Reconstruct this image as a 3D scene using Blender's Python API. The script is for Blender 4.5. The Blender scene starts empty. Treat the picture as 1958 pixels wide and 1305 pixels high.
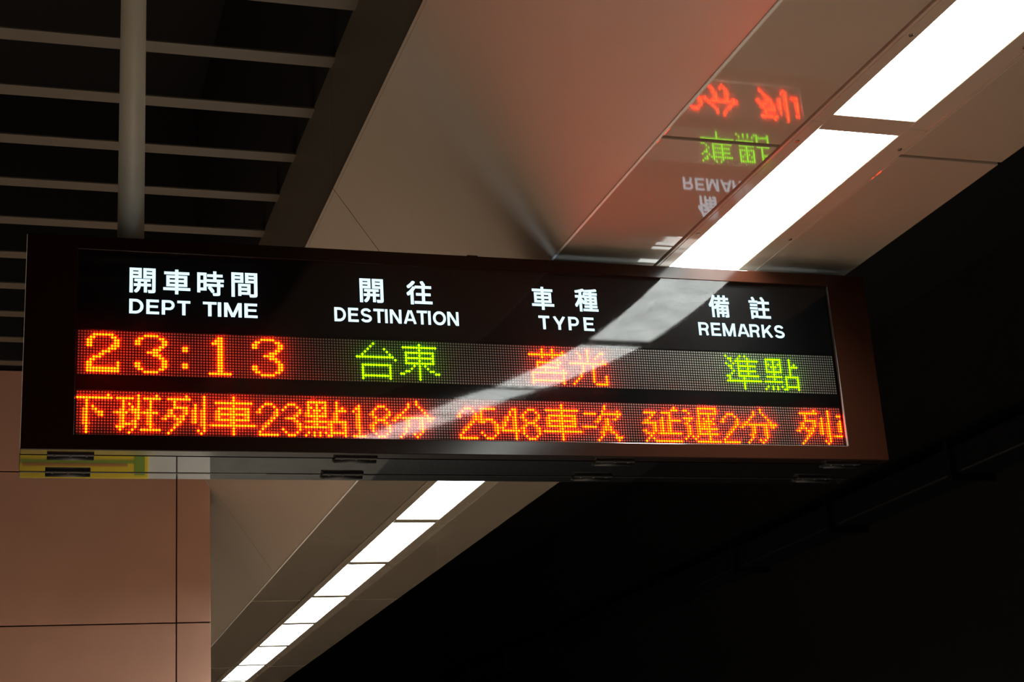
import bpy, bmesh, math, random
from mathutils import Matrix, Vector

random.seed(7)
scene = bpy.context.scene
COL = scene.collection
H0 = 2.96            # height of the top LED row above the platform floor; all z below are measured from that row

# ------------------------------------------------------------------ camera, world, exposure
cam_data = bpy.data.cameras.new('camera')
cam_data.sensor_fit = 'HORIZONTAL'
cam_data.sensor_width = 36.0
cam_data.lens = 2983.218 / 1958.0 * 36.0
cam_data.clip_start = 0.05
cam_data.clip_end = 200
cam = bpy.data.objects.new('camera', cam_data)
COL.objects.link(cam)
right = Vector((0.95290633, -0.29635228, -0.06438052))
fwd = Vector((0.30133866, 0.90138357, 0.31097052))
up = Vector((-0.03412528, -0.31572612, 0.94823651))
m3 = Matrix((right, up, -fwd)).transposed()
cam.matrix_world = Matrix.Translation(Vector((-0.14447, -3.96908, -1.35851 + H0))) @ m3.to_4x4()
scene.camera = cam

world = bpy.data.worlds.new('night')
world.use_nodes = True
world.node_tree.nodes['Background'].inputs[0].default_value = (0.004, 0.005, 0.008, 1)
world.node_tree.nodes['Background'].inputs[1].default_value = 0.25
scene.world = world

scene.view_settings.view_transform = 'Standard'
scene.view_settings.look = 'None'
scene.view_settings.gamma = 1.0
scene.view_settings.use_curve_mapping = False
scene.view_settings.exposure = 0.0
scene.cycles.sampling_pattern = 'TABULATED_SOBOL'
scene.cycles.use_adaptive_sampling = False

LAMP_POWER = 14.0       # radiance of the lamp diffusers
DOWNLIGHT = 52.0       # watts of the area light added under each lamp to lift floor bounce
HAZE = 0.045           # scatter of the film added over the LED rows to spread a halo

# ------------------------------------------------------------------ materials
MATS = {}
def principled(name, col, rough=0.5, metal=0.0, spec=0.5, coat=0.0, noise=None, bump=None):
    m = bpy.data.materials.new(name); m.use_nodes = True
    nt = m.node_tree; b = nt.nodes['Principled BSDF']
    b.inputs['Base Color'].default_value = (*col, 1)
    b.inputs['Roughness'].default_value = rough
    b.inputs['Metallic'].default_value = metal
    b.inputs['Specular IOR Level'].default_value = spec
    b.inputs['Coat Weight'].default_value = coat
    b.inputs['Coat Roughness'].default_value = 0.03
    if noise or bump:
        tc = nt.nodes.new('ShaderNodeTexCoord')
    if noise:
        sc, amt = noise
        n = nt.nodes.new('ShaderNodeTexNoise'); n.inputs['Scale'].default_value = sc; n.inputs['Detail'].default_value = 5
        nt.links.new(tc.outputs['Object'], n.inputs['Vector'])
        r = nt.nodes.new('ShaderNodeValToRGB')
        r.color_ramp.elements[0].position = 0.3; r.color_ramp.elements[1].position = 0.7
        r.color_ramp.elements[0].color = (*[c * (1 - amt) for c in col], 1)
        r.color_ramp.elements[1].color = (*[min(1, c * (1 + amt)) for c in col], 1)
        nt.links.new(n.outputs['Fac'], r.inputs['Fac'])
        nt.links.new(r.outputs['Color'], b.inputs['Base Color'])
    if bump:
        sc, st, dist = bump
        n2 = nt.nodes.new('ShaderNodeTexNoise'); n2.inputs['Scale'].default_value = sc; n2.inputs['Detail'].default_value = 3
        nt.links.new(tc.outputs['Object'], n2.inputs['Vector'])
        bp = nt.nodes.new('ShaderNodeBump'); bp.inputs['Strength'].default_value = st; bp.inputs['Distance'].default_value = dist
        nt.links.new(n2.outputs['Fac'], bp.inputs['Height'])
        nt.links.new(bp.outputs['Normal'], b.inputs['Normal'])
    MATS[name] = m
    return m

def emitter(name, col, strength, cloud=None):
    m = bpy.data.materials.new(name); m.use_nodes = True
    nt = m.node_tree
    for n in list(nt.nodes): nt.nodes.remove(n)
    out = nt.nodes.new('ShaderNodeOutputMaterial'); e = nt.nodes.new('ShaderNodeEmission')
    e.inputs['Color'].default_value = (*col, 1); e.inputs['Strength'].default_value = strength
    nt.links.new(e.outputs[0], out.inputs[0])
    if cloud:
        tc = nt.nodes.new('ShaderNodeTexCoord'); n = nt.nodes.new('ShaderNodeTexNoise')
        n.inputs['Scale'].default_value = cloud; n.inputs['Detail'].default_value = 3
        mp = nt.nodes.new('ShaderNodeMapRange')
        mp.inputs['From Min'].default_value = 0.35; mp.inputs['From Max'].default_value = 0.65
        mp.inputs['To Min'].default_value = strength * 0.8; mp.inputs['To Max'].default_value = strength * 1.15
        nt.links.new(tc.outputs['Object'], n.inputs['Vector']); nt.links.new(n.outputs['Fac'], mp.inputs['Value'])
        nt.links.new(mp.outputs['Result'], e.inputs['Strength'])
    MATS[name] = m
    return m

def clear_sheet(name):
    m = bpy.data.materials.new(name); m.use_nodes = True
    nt = m.node_tree
    for n in list(nt.nodes): nt.nodes.remove(n)
    out = nt.nodes.new('ShaderNodeOutputMaterial'); mix = nt.nodes.new('ShaderNodeMixShader')
    fr = nt.nodes.new('ShaderNodeFresnel'); fr.inputs['IOR'].default_value = 1.5
    tr = nt.nodes.new('ShaderNodeBsdfTransparent'); gl = nt.nodes.new('ShaderNodeBsdfGlossy')
    tr.inputs['Color'].default_value = (0.95, 0.95, 0.95, 1)
    gl.inputs['Roughness'].default_value = 0.05
    nt.links.new(fr.outputs[0], mix.inputs[0]); nt.links.new(tr.outputs[0], mix.inputs[1])
    nt.links.new(gl.outputs[0], mix.inputs[2]); nt.links.new(mix.outputs[0], out.inputs[0])
    MATS[name] = m
    return m

def halo_film(name):
    m = bpy.data.materials.new(name); m.use_nodes = True
    nt = m.node_tree
    for n in list(nt.nodes): nt.nodes.remove(n)
    out = nt.nodes.new('ShaderNodeOutputMaterial'); mix = nt.nodes.new('ShaderNodeMixShader')
    tr = nt.nodes.new('ShaderNodeBsdfTransparent'); tl = nt.nodes.new('ShaderNodeBsdfTranslucent')
    tl.inputs['Color'].default_value = (0.9, 0.9, 0.9, 1); mix.inputs[0].default_value = HAZE
    nt.links.new(tr.outputs[0], mix.inputs[1]); nt.links.new(tl.outputs[0], mix.inputs[2]); nt.links.new(mix.outputs[0], out.inputs[0])
    MATS[name] = m
halo_film('halo_film')
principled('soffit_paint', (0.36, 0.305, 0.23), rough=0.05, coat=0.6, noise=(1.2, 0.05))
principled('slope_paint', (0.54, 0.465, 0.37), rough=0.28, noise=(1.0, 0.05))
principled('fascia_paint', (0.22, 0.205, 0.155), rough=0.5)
principled('slat_paint', (0.105, 0.09, 0.066), rough=0.45)
principled('void_black', (0.012, 0.011, 0.012), rough=0.8)
principled('lamp_rail', (0.38, 0.325, 0.25), rough=0.12, noise=(2.0, 0.05))
principled('joint_dark', (0.03, 0.026, 0.022), rough=0.8)
principled('screw_metal', (0.30, 0.26, 0.2), rough=0.35, metal=1.0)
principled('frame_brown', (0.012, 0.0038, 0.002), rough=0.14, spec=0.25)
principled('body_black', (0.006, 0.0055, 0.0055), rough=0.02, spec=0.5)
principled('header_black', (0.004, 0.004, 0.0045), rough=0.6, spec=0.1)
principled('board_black', (0.006, 0.006, 0.006), rough=0.6, spec=0.1)
principled('led_off', (0.42, 0.42, 0.36), rough=0.3, coat=0.5)
principled('hinge_black', (0.008, 0.008, 0.009), rough=0.45)
principled('edge_metal', (0.10, 0.09, 0.07), rough=0.55, metal=0.3)
principled('pole_paint', (0.50, 0.50, 0.40), rough=0.35, noise=(6, 0.06))
principled('wall_pink', (0.74, 0.41, 0.29), rough=0.4, noise=(2.5, 0.06))
principled('wall_cream', (0.62, 0.58, 0.50), rough=0.4, noise=(2.5, 0.05))
principled('board_yellow', (0.75, 0.52, 0.02), rough=0.4)
principled('board_green', (0.20, 0.30, 0.03), rough=0.4)
principled('board_red', (0.45, 0.16, 0.05), rough=0.4)
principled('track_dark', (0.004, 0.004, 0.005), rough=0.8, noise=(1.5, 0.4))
principled('duct_dark', (0.006, 0.006, 0.008), rough=0.5)
principled('ballast', (0.06, 0.055, 0.05), rough=0.9, noise=(20, 0.4))
emitter('lamp_white', (0.95, 1.0, 0.95), LAMP_POWER, cloud=9)
emitter('tube_blue', (0.62, 0.80, 1.0), 4.0)
emitter('heading_white', (0.64, 0.90, 1.0), 1.5)
emitter('led_red', (1.0, 0.0150, 0.0001), 72.0)
emitter('led_red_half', (1.0, 0.022, 0.0004), 24.0)
emitter('led_red_faint', (1.0, 0.04, 0.003), 4.5)
emitter('led_green', (0.23, 1.0, 0.0), 7.0)
clear_sheet('clear_acrylic')

def floor_material():
    m = bpy.data.materials.new('floor_stone'); m.use_nodes = True
    nt = m.node_tree; b = nt.nodes['Principled BSDF']; b.inputs['Roughness'].default_value = 0.6
    tc = nt.nodes.new('ShaderNodeTexCoord'); br = nt.nodes.new('ShaderNodeTexBrick')
    br.offset = 0.0
    br.inputs['Color1'].default_value = (0.52, 0.40, 0.32, 1); br.inputs['Color2'].default_value = (0.48, 0.37, 0.30, 1)
    br.inputs['Mortar'].default_value = (0.2, 0.17, 0.15, 1); br.inputs['Scale'].default_value = 1.0
    br.inputs['Brick Width'].default_value = 0.6; br.inputs['Row Height'].default_value = 0.6; br.inputs['Mortar Size'].default_value = 0.006
    nt.links.new(tc.outputs['Object'], br.inputs['Vector']); nt.links.new(br.outputs['Color'], b.inputs['Base Color'])
    MATS['floor_stone'] = m
floor_material()
principled('edge_stone_dimmed', (0.055, 0.05, 0.04), rough=0.9, spec=0.1, noise=(6, 0.15))  # floor strip darkened in colour so its mirror image under the board stays dim
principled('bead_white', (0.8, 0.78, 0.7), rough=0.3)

# ------------------------------------------------------------------ builders
def tag(o, label=None, cat=None, group=None, kind=None):
    if label: o['label'] = label
    if cat: o['category'] = cat
    if group: o['group'] = group
    if kind: o['kind'] = kind
    return o

class MB:
    def __init__(self): self.bm = bmesh.new()
    def box(self, x0, x1, y0, y1, z0, z1, bevel=0.0):
        bm = self.bm
        vs = [bm.verts.new((x, y, z)) for z in (z0, z1) for y in (y0, y1) for x in (x0, x1)]
        fs = [bm.faces.new([vs[i] for i in f]) for f in ((0,2,3,1),(4,5,7,6),(0,1,5,4),(2,6,7,3),(0,4,6,2),(1,3,7,5))]
        if bevel > 0:
            es = list({e for f in fs for e in f.edges})
            bmesh.ops.bevel(bm, geom=es, offset=bevel, segments=2, affect='EDGES', profile=0.5)
        return self
    def prism(self, poly_xz, y0, y1):
        bm = self.bm
        a = [bm.verts.new((x, y0, z)) for x, z in poly_xz]; b = [bm.verts.new((x, y1, z)) for x, z in poly_xz]
        n = len(a)
        bm.faces.new(a); bm.faces.new(b[::-1])
        for i in range(n): bm.faces.new((a[i], b[i], b[(i+1) % n], a[(i+1) % n]))
        return self
    def cyl(self, p0, p1, r0, r1=None, seg=24, caps=True):
        r1 = r0 if r1 is None else r1
        p0 = Vector(p0); p1 = Vector(p1); d = (p1 - p0).normalized()
        u = d.orthogonal().normalized(); v = d.cross(u); bm = self.bm
        a = [bm.verts.new(p0 + r0 * (math.cos(t) * u + math.sin(t) * v)) for t in [2*math.pi*i/seg for i in range(seg)]]
        b = [bm.verts.new(p1 + r1 * (math.cos(t) * u + math.sin(t) * v)) for t in [2*math.pi*i/seg for i in range(seg)]]
        for i in range(seg):
            f = bm.faces.new((a[i], a[(i+1) % seg], b[(i+1) % seg], b[i])); f.smooth = True
        if caps: bm.faces.new(a[::-1]); bm.faces.new(b)
        return self
    def mesh(self, name, mat, org=Vector((0,0,0))):
        bmesh.ops.recalc_face_normals(self.bm, faces=self.bm.faces)
        bmesh.ops.translate(self.bm, vec=-Vector(org), verts=self.bm.verts)
        me = bpy.data.meshes.new(name); self.bm.to_mesh(me); self.bm.free()
        me.materials.append(MATS[mat])
        return me
    def build(self, name, mat, parent=None, org=None, label=None):
        """org: world (sign-relative) point that becomes the object's own origin"""
        rootorg = ROOTORG(parent)
        o_org = Vector(org) if org is not None else rootorg
        me = self.mesh(name, mat, o_org)
        return place(name, me, parent, o_org, label)

def ROOTORG(p):
    return ABS[p.name] if p is not None else Vector((0, 0, -H0))
ABS = {}
def place(name, me, parent, o_org, label=None):
    o = bpy.data.objects.new(name, me); COL.objects.link(o)
    o_org = Vector(o_org)
    if parent is not None:
        o.parent = parent; o.location = o_org - ABS[parent.name]
    else:
        o.location = o_org + Vector((0, 0, H0))
    ABS[o.name] = o_org
    if label: o['label'] = label
    return o
def root(name, loc, **kw):
    o = bpy.data.objects.new(name, None); COL.objects.link(o)
    o.location = Vector(loc) + Vector((0, 0, H0)); o.empty_display_size = 0.1
    ABS[o.name] = Vector(loc)
    return tag(o, **kw)

ZS = 0.304            # soffit plane
ZB = 1.43             # underside of the slats
XS0, XS1 = 1.36, 2.34
LX0, LX1 = 1.69, 2.03 # luminaire band
YA, YB = -8.9, 22.0

# ------------------------------------------------------------------ the setting
MB().box(-9, 1.3, -26, 26, -H0 - 0.25, -H0).build('floor', 'floor_stone', label='pale stone platform floor')
tag(bpy.data.objects['floor'], kind='structure')
fl = MB().box(1.3, 3.3, -26, 26, -H0 - 0.25, -H0).build('floor', 'edge_stone_dimmed', label='stone strip along the platform edge, coloured dark to dim its reflection'); tag(fl, kind='structure')
fl = MB().box(3.3, 12, -26, 26, -H0 - 1.3, -H0 - 1.1).build('ground', 'ballast'); tag(fl, kind='structure', label='dark ballast of the track bed')
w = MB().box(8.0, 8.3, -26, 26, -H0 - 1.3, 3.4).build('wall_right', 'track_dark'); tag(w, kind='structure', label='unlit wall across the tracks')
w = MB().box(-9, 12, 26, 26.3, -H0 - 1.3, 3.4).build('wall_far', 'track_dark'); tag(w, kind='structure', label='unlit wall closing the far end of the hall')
w = MB().box(-9.3, -9, -26.3, 26.3, -H0 - 1.3, 3.4).build('wall_left', 'wall_cream'); tag(w, kind='structure', label='pale wall on the far side of the platform')
w = MB().box(-9, 12, -26.3, -26, -H0 - 1.3, 3.4).build('wall_near', 'wall_cream'); tag(w, kind='structure', label='pale wall behind the viewer')

ceil = root('ceiling', (0, 0, ZS), kind='structure', label='station ceiling of glossy soffit panels, sloped panels and dark slatted bay')
MB().box(-9.3, 12.3, -26.3, 26.3, 3.4, 3.6).build('ceiling_slab', 'void_black', ceil)
# soffit panels, both sides of the lamp band, with open joints
joints = [-8.9, -7.735, -4.24, -0.745, 2.75, 6.245, 9.74, 13.235, 16.73, 22.0]
G = 0.007
def soffit_piece(x0, x1, y0, y1):
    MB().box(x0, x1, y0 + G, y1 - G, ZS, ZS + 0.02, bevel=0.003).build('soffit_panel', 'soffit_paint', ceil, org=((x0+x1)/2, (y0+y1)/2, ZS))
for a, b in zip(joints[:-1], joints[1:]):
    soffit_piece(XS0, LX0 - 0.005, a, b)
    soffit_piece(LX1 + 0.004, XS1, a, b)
MB().box(XS0 + 0.01, XS1 - 0.01, YA, YB, ZS + 0.06, ZS + 0.08).build('soffit_backing', 'joint_dark', ceil)
# track-side fascia above the soffit edge
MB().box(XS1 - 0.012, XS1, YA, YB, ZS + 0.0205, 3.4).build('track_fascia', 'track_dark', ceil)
# sloped panels between soffit edge and dark bay
XT, ZT = 0.915, 0.95
JF = 5.285           # next panel joint along the slope
sj = [-8.9, -6.25, -2.57, 1.11, JF, 2*JF - 1.11, 3*JF - 2.22, 22.0]
nx, nz = (ZT - ZS), (XS0 - XT); ln = math.hypot(nx, nz); nx /= ln; nz /= ln      # outward (up-right) normal of the slope
for a, b in zip(sj[:-1], sj[1:]):
    poly = [(XS0 - 0.002, ZS + 0.003), (XT, ZT), (XT + nx * 0.02, ZT + nz * 0.02), (XS0 - 0.002 + nx * 0.02, ZS + 0.003 + nz * 0.02)]
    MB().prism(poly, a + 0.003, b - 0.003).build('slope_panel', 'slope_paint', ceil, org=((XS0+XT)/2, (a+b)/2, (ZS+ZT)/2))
MB().prism([(XS0 + nx*.05, ZS + nz*.05), (XT + nx*.05, ZT + nz*.05), (XT + nx*.06, ZT + nz*.06), (XS0 + nx*.06, ZS + nz*.06)], YA, YB).build('slope_backing', 'joint_dark', ceil)
# dim upright fascia beside the slatted bay
for a, b in zip(sj[:-1], sj[1:]):
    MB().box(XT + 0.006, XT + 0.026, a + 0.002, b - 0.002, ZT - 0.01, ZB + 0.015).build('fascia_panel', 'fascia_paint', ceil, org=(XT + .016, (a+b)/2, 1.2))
MB().box(XT + 0.006, XT + 0.026, YA, YB, ZB + 0.015, 3.4).build('void_lining', 'void_black', ceil)
# slats across the bay
slat_me = MB().box(-6.0, 0.925, -0.0395, 0.0395, 0, 0.008, bevel=0.002).mesh('slat', 'slat_paint')
for k in range(-12, 8):
    place('slat', slat_me, ceil, (0, 1.853 + 0.4166 * k + 0.04, ZB))
# bright bead along the soffit's edge
tr = MB().cyl((XS0 - 0.001, YA, ZS + 0.0035), (XS0 - 0.001, YB, ZS + 0.0035), 0.0042, seg=12).build('trim_1', 'bead_white')
tag(tr, kind='structure', label='rounded bead along the edge between soffit and sloped panels')

# end wall of the bay: large pink panels, cream ones lower down
wb = root('wall_back', (0, 5.35, -H0), kind='structure', label='pink panelled wall beyond the departure board')
MB().box(-6.0, 0.985, 5.372, 5.60, -H0, 3.4).build('wall_core', 'joint_dark', wb)
xs = [0.992, 0.79, -0.41, -1.61, -2.81, -4.01, -5.21, -6.0]
zs = [ZB + 0.13, 0.94, 0.04, -0.86, -1.42, -2.30, -H0]
for i in range(len(xs) - 1):
    for j in range(len(zs) - 1):
        MB().box(xs[i+1] + 0.004, xs[i] - 0.004, 5.35, 5.373, zs[j+1] + 0.004, zs[j] - 0.004, bevel=0.002).build(
            'wall_panel', 'wall_pink' if j < 3 else 'wall_cream', wb, org=((xs[i]+xs[i+1])/2, 5.36, (zs[j]+zs[j+1])/2))
MB().box(-6.0, 0.985, 5.37, 5.6, ZB + 0.13, 3.4).build('wall_head', 'void_black', wb)

# ------------------------------------------------------------------ ceiling lamps
RX = (LX0, 1.735, 1.963, LX1)
def lamp(y0, y1, label, group=None):
    r = root('ceiling_lamp', ((LX0+LX1)/2, (y0+y1)/2, ZS), label=label, cat='ceiling lamp', group=group or 'row of fluorescent ceiling lamps')
    zb = ZS - 0.003
    for xa, xb in ((RX[0], RX[1]), (RX[2], RX[3])):
        rail = MB().box(xa, xb, y0, y1, zb, ZS + 0.02, bevel=0.002).build('frame_rail', 'lamp_rail', r)
        xm = xa + 0.024 if xa < 1.8 else xb - 0.022
        for dy in (0.11, 0.73):
            MB().cyl((xm, y0 + dy, zb - 0.0025), (xm, y0 + dy, zb + 0.002), 0.0055, 0.0065, seg=12).build('screw', 'screw_metal', rail)
    # raised lip lines on the rails
    MB().box(RX[0] + 0.008, RX[0] + 0.011, y0, y1, zb - 0.0015, zb + 0.002).build('rail_lip', 'lamp_rail', r)
    MB().box(RX[3] - 0.010, RX[3] - 0.007, y0, y1, zb - 0.0015, zb + 0.002).build('rail_lip', 'lamp_rail', r)
    for ya, yb in ((y0, y0 + 0.04), (y1 - 0.04, y1)):
        MB().box(RX[1], RX[2], ya, yb, zb + 0.001, ZS + 0.02).build('end_plate', 'lamp_rail', r)
    MB().box(RX[1] - 0.002, RX[2] + 0.002, y0 + 0.04, y1 - 0.04, zb + 0.004, zb + 0.010).build('diffuser', 'lamp_white', r)
    MB().box(RX[1], RX[2], y0, y1, ZS + 0.021, ZS + 0.05).build('housing', 'lamp_rail', r)
    ld = bpy.data.lights.new('added_downlight', 'AREA'); ld.shape = 'RECTANGLE'  # extra area light below the diffuser, added to brighten floor and ceiling bounce
    ld.size = RX[2] - RX[1] - 0.01; ld.size_y = y1 - y0 - 0.09
    ld.energy = DOWNLIGHT; ld.color = (1.0, 0.97, 0.92); ld.spread = math.radians(125)
    lo = bpy.data.objects.new('added_downlight', ld); COL.objects.link(lo); lo.parent = r
    lo.location = ((RX[1] + RX[2]) / 2 - (LX0 + LX1) / 2, 0, -0.004)
PITCH = 1.165
ordinal = ['first', 'second', 'third', 'fourth', 'fifth', 'sixth', 'seventh', 'eighth', 'ninth', 'tenth', 'eleventh', 'twelfth', 'thirteenth']
for k in range(-6, 14):
    y0 = -0.898 + k * PITCH
    if k == 0: lab, grp = 'glaring white ceiling lamp panel whose end passes over the departure board', 'ceiling lamps in front of the board'
    elif k < 0: lab, grp = 'white ceiling lamp panel, %s joint ahead of the one over the departure board' % ordinal[-k - 1], 'ceiling lamps in front of the board'
    elif k < 3: lab, grp = '%s white ceiling lamp panel behind the departure board, hidden by it' % ordinal[k - 1], 'ceiling lamps behind the board'
    elif k == 3: lab, grp = 'lit ceiling lamp panel emerging below the underside of the departure board', 'ceiling lamps beyond the board'
    else: lab, grp = 'lit ceiling lamp panel past the %s dark joint visible beyond the board' % ordinal[k - 4], 'ceiling lamps beyond the board'
    lamp(y0, y0 + PITCH, lab, grp)

# ------------------------------------------------------------------ hanging pole
po = root('hanging_pole', (0.141, 0.14, 0.25), label='pale grey round pole carrying the departure board', cat='pole')
MB().cyl((0.141, 0.14, 0.2501), (0.141, 0.14, 3.399), 0.0362, seg=40).build('pipe', 'pole_paint', po)
MB().cyl((0.141, 0.14, 0.2501), (0.141, 0.14, 0.258), 0.062, seg=40).build('foot_flange', 'pole_paint', po)

# ------------------------------------------------------------------ departure board
P = 0.00762
SX0, SX1, SZ0, SZ1 = -0.132, 2.329, -0.327, 0.256
OX0, OX1, OZ0, OZ1 = -0.003, 2.198, -0.2855, 0.217
R1, R2 = 0.0, -21.5 * P           # top of LED row one and two
RH = 16 * P
bd = root('departure_board', ((SX0+SX1)/2, 0.13, SZ0), label='long black departure board with red and green LED text', cat='departure board')
def ring(name, y0, y1, mat, ox0, ox1, oz0, oz1):
    m = MB(); bm = m.bm
    outer = [(SX0, SZ0), (SX1, SZ0), (SX1, SZ1), (SX0, SZ1)]; inner = [(ox0, oz0), (ox1, oz0), (ox1, oz1), (ox0, oz1)]
    vs = {}
    for tagn, loop in (('o', outer), ('i', inner)):
        for yi, y in enumerate((y0, y1)):
            vs[tagn, yi] = [bm.verts.new((x, y, z)) for x, z in loop]
    for i in range(4):
        j = (i + 1) % 4
        for yi in (0, 1): bm.faces.new((vs['o', yi][i], vs['o', yi][j], vs['i', yi][j], vs['i', yi][i]))
        bm.faces.new((vs['o', 0][i], vs['o', 1][i], vs['o', 1][j], vs['o', 0][j]))
        bm.faces.new((vs['i', 0][i], vs['i', 0][j], vs['i', 1][j], vs['i', 1][i]))
    bmesh.ops.recalc_face_normals(bm, faces=bm.faces)
    es = [e for e in bm.edges if len(e.link_faces) == 2 and e.calc_face_angle(0) > 1.0]
    bmesh.ops.bevel(bm, geom=es, offset=0.0022, segments=2, affect='EDGES', profile=0.5)
    return m.build(name, mat, bd)
ring('front_frame', -0.018, 0.031, 'frame_brown', OX0, OX1, OZ0, OZ1)
MB().box(SX0, SX1, 0.222, 0.286, SZ0, SZ1, bevel=0.002).build('rear_door', 'body_black', bd)
MB().box(SX0 + 0.001, SX1 - 0.001, 0.043, 0.211, SZ0 + 0.001, 0.212).build('cabinet', 'body_black', bd)
# cabinet lid in two strips that leave a slot for the light of the tube inside
MB().box(SX0 + 0.001, SX1 - 0.001, 0.043, 0.066, 0.2115, 0.250).build('lid_strip', 'body_black', bd)
MB().box(SX0 + 0.001, SX1 - 0.001, 0.078, 0.211, 0.2115, 0.250).build('lid_strip', 'body_black', bd)
MB().box(SX0 + 0.10, SX1 - 0.10, 0.066, 0.078, 0.213, 0.216).build('inner_tube', 'tube_blue', bd, label='bluish tube glowing inside the lid slot')
# thin bright edges on the side of the case
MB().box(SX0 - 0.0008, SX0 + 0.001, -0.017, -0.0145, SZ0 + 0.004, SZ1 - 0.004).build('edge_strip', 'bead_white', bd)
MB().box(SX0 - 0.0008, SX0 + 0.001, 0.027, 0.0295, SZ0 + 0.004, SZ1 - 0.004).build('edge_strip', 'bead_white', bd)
MB().box(OX1 - 0.0006, OX1 + 0.0005, -0.0184, -0.010, OZ0 + 0.002, OZ1 - 0.002).build('edge_strip', 'edge_metal', bd)
MB().box(OX0 + 0.002, OX1 - 0.002, -0.0165, -0.010, OZ0 - 0.0005, OZ0 + 0.0004).build('edge_strip', 'edge_metal', bd)
# small latch on the top edge
lt = MB().box(1.062, 1.094, -0.010, 0.02, 0.254, 0.262, bevel=0.002).build('latch', 'hinge_black', bd)
# backing and header
MB().box(OX0 - 0.01, OX1 + 0.01, 0.004, 0.030, OZ0 - 0.01, OZ1 + 0.01).build('back_plate', 'board_black', bd)
hd = MB().box(OX0 - 0.002, OX1 + 0.002, 0.0, 0.0045, 0.003, OZ1 + 0.004).build('header_panel', 'header_black', bd)
MB().box(OX0 - 0.002, OX1 + 0.002, -0.002, 0.0045, R2 + 0.0005, R1 - RH - 0.0005).build('divider_bar', 'header_black', bd)

# ---- headings: lettering lit from behind
def glyph_mesh(txt, bold, x0, x1, z0, z1, bmj):
    """one Chinese character from the built-in font, thickened by laying shifted copies over each other"""
    cu = bpy.data.curves.new('lettering', 'FONT'); cu.body = txt; cu.size = 1.0
    cu.resolution_u = 6; cu.fill_mode = 'BOTH'
    ob = bpy.data.objects.new('lettering', cu); COL.objects.link(ob)
    bpy.context.view_layer.update()
    me = bpy.data.meshes.new_from_object(ob.evaluated_get(bpy.context.evaluated_depsgraph_get()))
    bpy.data.objects.remove(ob); bpy.data.curves.remove(cu)
    xs = [v.co.x for v in me.vertices]; ys = [v.co.y for v in me.vertices]
    ax, bx, ay, by = min(xs), max(xs), min(ys), max(ys)
    d = bold * (z1 - z0); x0 += d; x1 -= d; z0 += d; z1 -= d
    offs = [(0, 0)] + [(sx, sz) for sx in (-1, 0, 1) for sz in (-1, 0, 1) if (sx, sz) != (0, 0)]
    for q, (ox, oz) in enumerate(offs):
        nv = [bmj.verts.new((x0 + (v.co.x - ax) / (bx - ax) * (x1 - x0) + ox * d, -0.0009 - q * 0.00002, z0 + (v.co.y - ay) / (by - ay) * (z1 - z0) + oz * d)) for v in me.vertices]
        for p in me.polygons: bmj.faces.new([nv[i] for i in p.vertices])
    bpy.data.meshes.remove(me)

# bold grotesque capitals as thick strokes in a box one unit high: (advance, [(width, points), ...])
def arc(cx, cz, rx, rz, a0, a1, n=14):
    return [(cx + rx * math.cos(math.radians(a0 + (a1 - a0) * i / n)), cz + rz * math.sin(math.radians(a0 + (a1 - a0) * i / n))) for i in range(n + 1)]
SW = 0.20
h = SW / 2
CAPS = {
 'D': (1.00, [(SW, [(h, 0), (h, 1)]), (0.185, [(h, 1 - .0925), (.36, 1 - .0925)] + arc(.36, .5, .385, .4075, 90, -90) + [(h, .0925)])]),
 'E': (0.91, [(SW, [(h, 0), (h, 1)]), (.18, [(h, .91), (.74, .91)]), (.17, [(h, .52), (.69, .52)]), (.18, [(h, .09), (.76, .09)])]),
 'P': (0.92, [(SW, [(h, 0), (h, 1)]), (.175, [(h, .9125), (.44, .9125)] + arc(.44, .66, .235, .2525, 90, -90) + [(h, .4075)])]),
 'T': (0.84, [(.18, [(0, .91), (.78, .91)]), (SW, [(.39, 0), (.39, .95)])]),
 'I': (0.36, [(SW, [(h, 0), (h, 1)])]),
 'M': (1.16, [(.19, [(.095, 0), (.095, 1)]), (.19, [(.915, 0), (.915, 1)]), (.20, [(.13, 1), (.505, 0)]), (.20, [(.88, 1), (.505, 0)])]),
 'N': (1.02, [(.19, [(.095, 0), (.095, 1)]), (.19, [(.765, 0), (.765, 1)]), (.22, [(.13, 1), (.73, 0)])]),
 'O': (1.08, [(.195, arc(.49, .5, .39, .41, 0, 360, 32))]),
 'A': (0.98, [(.20, [(.09, 0), (.42, 1)]), (.20, [(.85, 0), (.52, 1)]), (.16, [(.24, .30), (.70, .30)])]),
 'Y': (0.92, [(SW, [(.45, 0), (.45, .45)]), (.21, [(.45, .38), (.10, 1)]), (.21, [(.45, .38), (.80, 1)])]),
 'R': (0.98, [(SW, [(h, 0), (h, 1)]), (.175, [(h, .9125), (.48, .9125)] + arc(.48, .69, .23, .2225, 90, -90) + [(h, .4675)]), (.19, [(.45, .47), (.60, .38), (.64, .22), (.66, .06), (.72, 0)])]),
 'K': (1.00, [(SW, [(h, 0), (h, 1)]), (.21, [(.16, .38), (.72, 1)]), (.22, [(.36, .60), (.77, 0)])]),
 'S': (0.94, [(.185, arc(.40, .71, .285, .205, 15, 90) + arc(.40, .71, .285, .205, 90, 250, 14) + [(.52, .47)] + arc(.41, .285, .31, .195, 65, -90) + arc(.41, .285, .31, .195, -90, -165))]),
}
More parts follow.
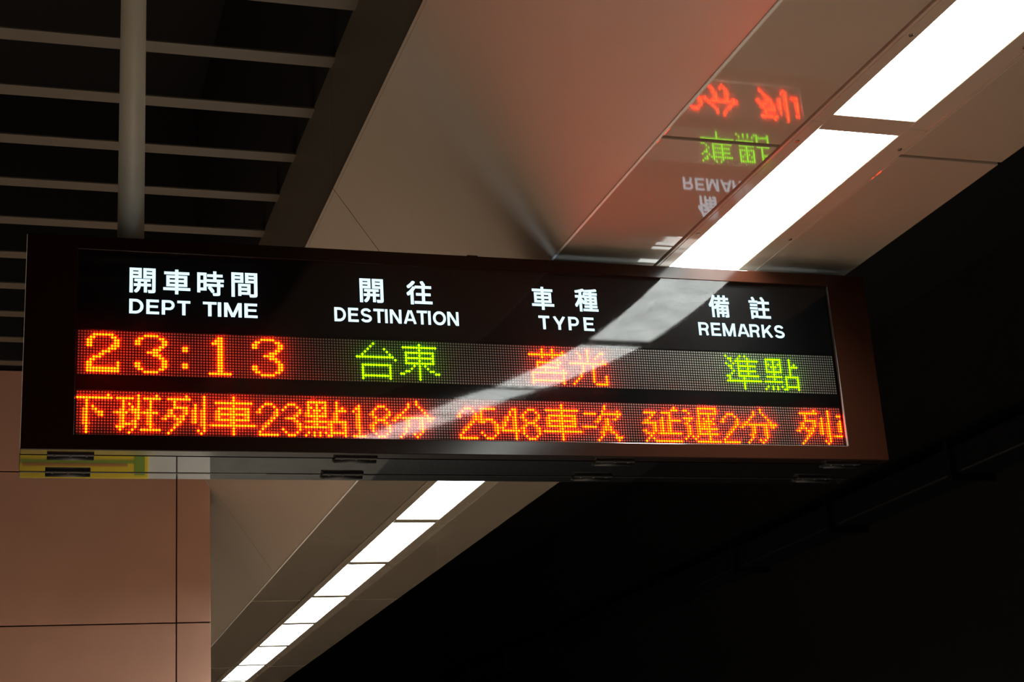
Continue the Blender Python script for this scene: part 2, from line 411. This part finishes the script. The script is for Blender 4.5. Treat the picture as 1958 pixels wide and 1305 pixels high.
def stroke(bm, pts, wd, y, tf):
    n = len(pts); L = []; Rr = []
    for i in range(n):
        d0 = Vector(pts[i]) - Vector(pts[max(0, i-1)]); d1 = Vector(pts[min(n-1, i+1)]) - Vector(pts[i])
        if d0.length < 1e-6: d0 = d1
        if d1.length < 1e-6: d1 = d0
        t = (d0.normalized() + d1.normalized()).normalized(); nn = Vector((-t.y, t.x))
        k = min(1.6, 1 / max(.5, nn.dot(Vector((-d0.normalized().y, d0.normalized().x)))))
        a = Vector(pts[i]) + nn * wd / 2 * k; b = Vector(pts[i]) - nn * wd / 2 * k
        L.append(bm.verts.new(tf(a.x, a.y, y))); Rr.append(bm.verts.new(tf(b.x, b.y, y)))
    for i in range(n - 1): bm.faces.new((L[i], L[i+1], Rr[i+1], Rr[i]))
def latin(txt, x0, x1, z0, z1, bmj, track=0.0):
    tot = sum(CAPS[c][0] + track for c in txt) - track - (0.06 if txt[-1] in 'TA' else 0.14)
    sx = (x1 - x0) / tot; sz = z1 - z0; px = 0.0
    for q, c in enumerate(txt):
        adv, st = CAPS[c]
        for r, (wd, pts) in enumerate(st):
            clip = lambda v: min(1.0, max(0.0, v))
            stroke(bmj, pts, wd, -0.0009 - 0.00002 * r, lambda x, z, y, p=px: (x0 + (p + x) * sx, y, z0 + clip(z) * sz))
        px += adv + track
CJ = (0.108, 0.1785)
LA = (0.0495, 0.0905)
headings = [
    ('開車時間', [(0.1295, 0.197), (0.217, 0.288), (0.306, 0.377), (0.397, 0.467)], [('DEPT', 0.1295, 0.288, 0.0), ('TIME', 0.321, 0.467, 0.0)]),
    ('開往', [(0.749, 0.816), (0.882, 0.956)], [('DESTINATION', 0.676, 1.030, 0.0)]),
    ('車種', [(1.250, 1.317), (1.381, 1.452)], [('TYPE', 1.266, 1.435, 0.18)]),
    ('備註', [(1.804, 1.871), (1.936, 2.005)], [('REMARKS', 1.763, 2.043, 0.0)]),
]
for han, spans, lat in headings:
    m = MB()
    for ch, (a, b) in zip(han, spans): glyph_mesh(ch, 0.022, a, b, CJ[0], CJ[1], m.bm)
    for t, a, b, s in lat: latin(t, a, b, LA[0], LA[1], m.bm, s)
    m.build('heading_lettering', 'heading_white', hd)

# ---- LED dot panels
def rows(spec):
    """{row: 'a-b,c'} -> set of (row, col)"""
    s = set()
    for r, txt in spec.items():
        for t in txt.split(','):
            if '-' in t:
                a, b = t.split('-'); s |= {(r, c) for c in range(int(a), int(b) + 1)}
            else: s.add((r, int(t)))
    return s
GL = {
 '下': (0, {1:'14', 2:'1-15', 3:'7', 4:'7', 5:'7,9', 6:'7,10', 7:'7,11,12', 8:'7,12', 9:'7', 10:'7', 11:'7', 12:'7', 13:'7', 14:'7'}),
 '班': (0, {1:'8,14', 2:'1-6,8,10-15', 3:'3,8,12', 4:'3,5,8,12', 5:'3,6,8,12', 6:'3,6,7,8,12', 7:'1-4,7,8,10-14', 8:'3,8,12', 9:'3,8,12', 10:'3,7,12', 11:'3-5,7,12', 12:'1-3,7,12', 13:'2,6,9-15', 14:'5'}),
 '列': (0, {1:'8,14', 2:'2-9,14', 3:'4,14', 4:'4,11,14', 5:'4-8,11,14', 6:'3,8,11,14', 7:'3,8,11,14', 8:'2,4,7,11,14', 9:'1,5,7,11,14', 10:'6,11,14', 11:'5,14', 12:'4,14', 13:'3,12,14', 14:'2,13'}),
 '車': (1, {1:'7', 2:'7', 3:'1-13', 4:'7', 5:'2-12', 6:'2,7,12', 7:'2-12', 8:'2,7,12', 9:'2-12', 10:'7', 11:'0-14', 12:'7', 13:'7', 14:'7'}),
 '2': (1, {3:'2-4', 4:'1,5', 5:'0,6', 6:'0,6', 7:'6', 8:'5', 9:'4', 10:'3', 11:'2', 12:'1', 13:'0', 14:'0-6'}),
 '3': (1, {3:'2-4', 4:'1,5', 5:'0,6', 6:'6', 7:'5', 8:'2-4', 9:'5', 10:'6', 11:'6', 12:'0,6', 13:'1,5', 14:'2-4'}),
 '點': (1, {2:'1-7,11', 3:'1,4,7,11', 4:'1,2,4,6,7,11,13', 5:'1,3,4,5,7,11-14', 6:'1,4,7,11', 7:'1-7,11', 8:'4,11', 9:'1-7,9-14', 10:'4,9,14', 11:'0-7,9,14', 12:'9,14', 13:'1,3,5,7,9-14', 14:'0,3,5,8,9,14'}),
 '1': (1, {3:'3', 4:'2,3', 5:'1,3', 6:'3', 7:'3', 8:'3', 9:'3', 10:'3', 11:'3', 12:'3', 13:'3', 14:'1-5'}),
 '8': (1, {3:'2-4', 4:'1,5', 5:'0,6', 6:'0,6', 7:'1,5', 8:'2-4', 9:'1,5', 10:'0,6', 11:'0,6', 12:'0,6', 13:'1,5', 14:'2-4'}),
 '分': (1, {1:'8', 2:'5,8', 3:'5,9', 4:'4,10', 5:'3,11', 6:'2,12', 7:'1,3-10,12-14', 8:'0,5,10,13', 9:'5,10', 10:'5,10', 11:'4,10', 12:'4,10', 13:'3,7,9', 14:'2,8'}),
 '5': (1, {3:'0-5', 4:'0', 5:'0', 6:'0', 7:'0,2-4', 8:'0,1,5', 9:'6', 10:'6', 11:'6', 12:'0,6', 13:'1,5', 14:'2-4'}),
 '4': (1, {3:'4,5', 4:'3,5', 5:'3,5', 6:'2,5', 7:'2,5', 8:'1,5', 9:'1,5', 10:'0,5', 11:'0-6', 12:'5', 13:'5', 14:'5'}),
 '次': (1, {1:'8', 2:'8', 3:'7,13', 4:'0-4,7-14', 5:'6,13', 6:'6,9,12', 7:'5,9', 8:'9', 9:'0-4,8,10', 10:'8,10', 11:'7,11', 12:'7,12', 13:'6,12-14', 14:'5,13'}),
 '延': (1, {1:'12', 2:'11-13', 3:'0-4,7-10', 4:'3,10', 5:'2,7,10', 6:'1,7,10-14', 7:'0-4,7,10', 8:'4,7,10', 9:'4,7,10', 10:'0,4,7,10', 11:'1,3,6-14', 12:'2', 13:'1,3', 14:'0,4-14'}),
 '遲': (1, {1:'6-13', 2:'0,1,6,13', 3:'2,6-13', 4:'6,10', 5:'0-3,6,8,10,12', 6:'2,6,9-11', 7:'1,6,8,10,12', 8:'2,6,8,10', 9:'2,6-13', 10:'2,6,10', 11:'2,6-13', 12:'1,3,5,10', 13:'0,4,10', 14:'5-14'}),
 # large time digits and the sixteen-dot words of the first row
 'B2': (3, {1:'2-8', 2:'1,2,8,9', 3:'0,1,9,10', 4:'0,1,9,10', 5:'0,1,8-10', 6:'7-9', 7:'5-7', 8:'4,5', 9:'2-4', 10:'1,2', 11:'0,1,10', 12:'0,1,10', 13:'0-10', 14:'0-10'}),
 'B3': (0, {1:'3-7', 2:'1,2,8,9', 3:'0,1,9,10', 4:'0,1,9,10', 5:'8,9', 6:'6-8', 7:'4-7', 8:'6-8', 9:'8,9', 10:'9,10', 11:'0,1,9,10', 12:'0,1,9,10', 13:'1,2,8,9', 14:'3-7'}),
 'B:': (0, {5:'0,1', 6:'0,1', 11:'0,1', 12:'0,1'}),
 'B1': (0, {1:'3,4', 2:'2-4', 3:'1-4', 4:'3,4', 5:'3,4', 6:'3,4', 7:'3,4', 8:'3,4', 9:'3,4', 10:'3,4', 11:'3,4', 12:'3,4', 13:'3,4', 14:'0-7'}),
 '台': (0, {1:'6', 2:'5', 3:'4,10', 4:'3,11', 5:'2,12', 6:'0-13', 7:'14', 9:'2-12', 10:'2,12', 11:'2,12', 12:'2,12', 13:'2-12', 14:'2,12'}),
 '東': (0, {1:'7', 2:'1-13', 3:'7', 4:'2-12', 5:'2,7,12', 6:'2-12', 7:'2,7,12', 8:'2-12', 9:'5,7,9', 10:'4,7,10', 11:'2,3,7,11,12', 12:'0,1,7,13,14', 13:'7', 14:'7'}),
 '莒': (0, {1:'5,9', 2:'5,9,13', 3:'0-14', 4:'5,9', 5:'11', 6:'3-12', 7:'3,11', 8:'3-11', 9:'6,13', 10:'1-14', 11:'1,13', 12:'1,13', 13:'1-13', 14:'1,13'}),
 '光': (0, {1:'7', 2:'3,7,12,13', 3:'4,7,11', 4:'4,7,10', 5:'7,13', 6:'0-14', 7:'5,9', 8:'5,9', 9:'5,9', 10:'4,9', 11:'4,9,14', 12:'3,9,14', 13:'2,9,14', 14:'1,10-14'}),
 '準': (0, {1:'0,6,8', 2:'1,2,5,9', 3:'2,4-13', 4:'0,3,5,9', 5:'1,2,5-12', 6:'2,5,9', 7:'3,5-12', 8:'2,5,9', 9:'0,1,5-13', 10:'1,7', 11:'0-14', 12:'7', 13:'7', 14:'7'}),
}
def cells(ch, c0):
    sh, spec = GL[ch]
    return {(r, c + c0 + sh) for r, c in rows(spec)}
row1 = [('B2', 0, 'red'), ('B3', 19, 'red'), ('B:', 35, 'red'), ('B1', 44, 'red'), ('B3', 59, 'red'),
        ('台', 96, 'green'), ('東', 112, 'green'), ('莒', 161, 'red'), ('光', 177, 'red'), ('準', 241, 'green'), ('點', 256, 'green')]
row2 = []
c = -4
for ch in '下班列車23點18分 2548車次 延遲2分 列車':
    wch = 8 if ch in '0123456789 ' else 16
    if ch != ' ': row2.append((ch, c, 'scroll'))
    c += wch

def dome(bm, x, z, r, h, y=-0.0001, seg=8):
    ring0 = [bm.verts.new((x + r * math.cos(t), y, z + r * math.sin(t))) for t in [2*math.pi*(i+.5)/seg for i in range(seg)]]
    ring1 = [bm.verts.new((x + r*.72 * math.cos(t), y - h*.8, z + r*.72 * math.sin(t))) for t in [2*math.pi*(i+.5)/seg for i in range(seg)]]
    top = bm.verts.new((x, y - h, z))
    for i in range(seg):
        j = (i + 1) % seg
        bm.faces.new((ring0[i], ring0[j], ring1[j], ring1[i])); bm.faces.new((ring1[i], ring1[j], top))
def dots(name, cl, ztop, mat, parent, r, h, seg=8, label=None, kind=None):
    cl = [(a, b) for a, b in cl if 0 <= b < 288 and 0 <= a < 16]
    if not cl: return None
    m = MB()
    for rr, cc in cl: dome(m.bm, (cc + .5) * P, ztop - (rr + .5) * P, r, h, seg=seg)
    o = m.build(name, mat, parent, label=label)
    if kind: o['kind'] = kind
    return o
def led_panel(ztop, items, label):
    pn = MB().box(0.0, 288 * P, 0.0, 0.0045, ztop - RH, ztop).build('led_panel', 'board_black', bd, label=label)
    lit = set()
    for ch, c0, mode in items:
        base = cells(ch, c0)
        if mode == 'scroll':
            half = {(r, c - 1) for r, c in base if 6 <= r <= 11} - base
            faint = ({(r, c + 1) for r, c in base if r == 11}) - base - half
        else: half = faint = set()
        half -= lit; faint -= lit; base2 = base - lit
        lit |= base2 | half | faint
        mat = {'red': 'led_red', 'scroll': 'led_red', 'green': 'led_green'}[mode]
        dots('led_character', base2, ztop, mat, pn, 0.0032, 0.0007, label='glowing %s LED character' % ('green' if mode == 'green' else 'red'))
        dots('led_afterglow', half, ztop, 'led_red_half', pn, 0.0030, 0.0007)
        dots('led_afterglow', faint, ztop, 'led_red_faint', pn, 0.0028, 0.0007)
    fm = MB(); fm.bm.faces.new([fm.bm.verts.new((x, -0.0074, z)) for x, z in ((0, ztop - RH), (288 * P, ztop - RH), (288 * P, ztop), (0, ztop))])  # added scattering layer that glows red around lit dots
    fm.build('halo_layer', 'halo_film', pn, label='thin cloudy film added in front of the LEDs to spread a halo')
    off = [(r, c) for r in range(16) for c in range(288) if (r, c) not in lit]
    dots('led_dots', off, ztop, 'led_off', pn, 0.0028, 0.0007, seg=6, kind='stuff', label='unlit grey LED dots')
led_panel(R1, row1, 'upper LED row with time, destination, type and remark')
led_panel(R2, row2, 'lower LED row with a running red message')

# ---- clear front sheet, flat above and bowed back towards its lower edge
def sheet():
    bm = bmesh.new()
    tilt = [(0.217, -2.0), (0.109, -0.84), (0.016, 0.15), (-0.04, 1.11), (-0.083, 1.84), (-0.124, 2.38), (-0.16, 3.1), (-0.2855, 4.1)]
    def t_at(z):
        for (za, ta), (zb_, tb) in zip(tilt[:-1], tilt[1:]):
            if z >= zb_: return ta + (tb - ta) * (za - z) / (za - zb_)
        return tilt[-1][1]
    n = 160; y = -0.0165; prof = []
    for i in range(n + 1):
        z = OZ1 + (OZ0 - OZ1) * i / n
        prof.append((y, z)); y += math.tan(math.radians(t_at(z))) * (OZ1 - OZ0) / n
    prev = None
    for y, z in prof:
        a = bm.verts.new((OX0, y, z)); b = bm.verts.new((OX1, y, z))
        if prev:
            f = bm.faces.new((prev[0], a, b, prev[1])); f.smooth = True
        prev = (a, b)
    m = MB(); m.bm.free(); m.bm = bm
    return m.build('front_sheet', 'clear_acrylic', bd, label='clear acrylic front sheet catching lamp reflections')
sheet()

# ---- hinges along the underside
def hinge(xa, yc):
    o = MB().box(xa, xa + 0.115, yc - 0.024, yc + 0.024, SZ0 - 0.005, SZ0 + 0.001, bevel=0.001)
    o.cyl((xa, yc, SZ0 - 0.005), (xa + 0.115, yc, SZ0 - 0.005), 0.007, seg=14)
    h = o.build('hinge', 'hinge_black', bd)
    for k in range(3):
        x = xa + 0.018 + 0.0395 * k
        for s in (-1, 1):
            MB().cyl((x, yc + s * 0.016, SZ0 - 0.0068), (x, yc + s * 0.016, SZ0 - 0.0045), 0.0032, 0.0042, seg=10).build('screw', 'edge_metal', h)
for xa in (-0.066, 0.671, 1.415, 2.138):
    hinge(xa, 0.040); hinge(xa, 0.219)

# ------------------------------------------------------------------ yellow notice on the pink wall, seen mirrored in the board's underside
nb = root('notice_board', (0.1, 5.35, -2.2), label='yellow notice board with green edge on the pink wall', cat='notice board')
MB().box(-0.42, 0.62, 5.325, 5.3499, -2.25, -1.55, bevel=0.004).build('panel', 'board_yellow', nb)
MB().box(0.54, 0.60, 5.3215, 5.327, -2.23, -1.57).build('edge_band', 'board_green', nb)
MB().box(-0.40, 0.54, 5.3215, 5.327, -1.66, -1.64).build('stripe', 'board_green', nb)
MB().box(-0.10, 0.50, 5.3215, 5.327, -1.638, -1.622).build('stripe', 'board_red', nb)

# ------------------------------------------------------------------ duct along the dark track wall
dt = root('cable_duct', (7.7, 9, 1.6), label='dark cable duct running along the unlit track wall', cat='duct')
MB().box(7.62, 7.9999, -8.9, 25.9, 1.5, 1.75, bevel=0.02).build('tray', 'duct_dark', dt)
for k in range(16):
    MB().box(7.56, 7.9999, -8 + 2.2 * k, -7.94 + 2.2 * k, 1.44, 1.80).build('bracket', 'duct_dark', dt)
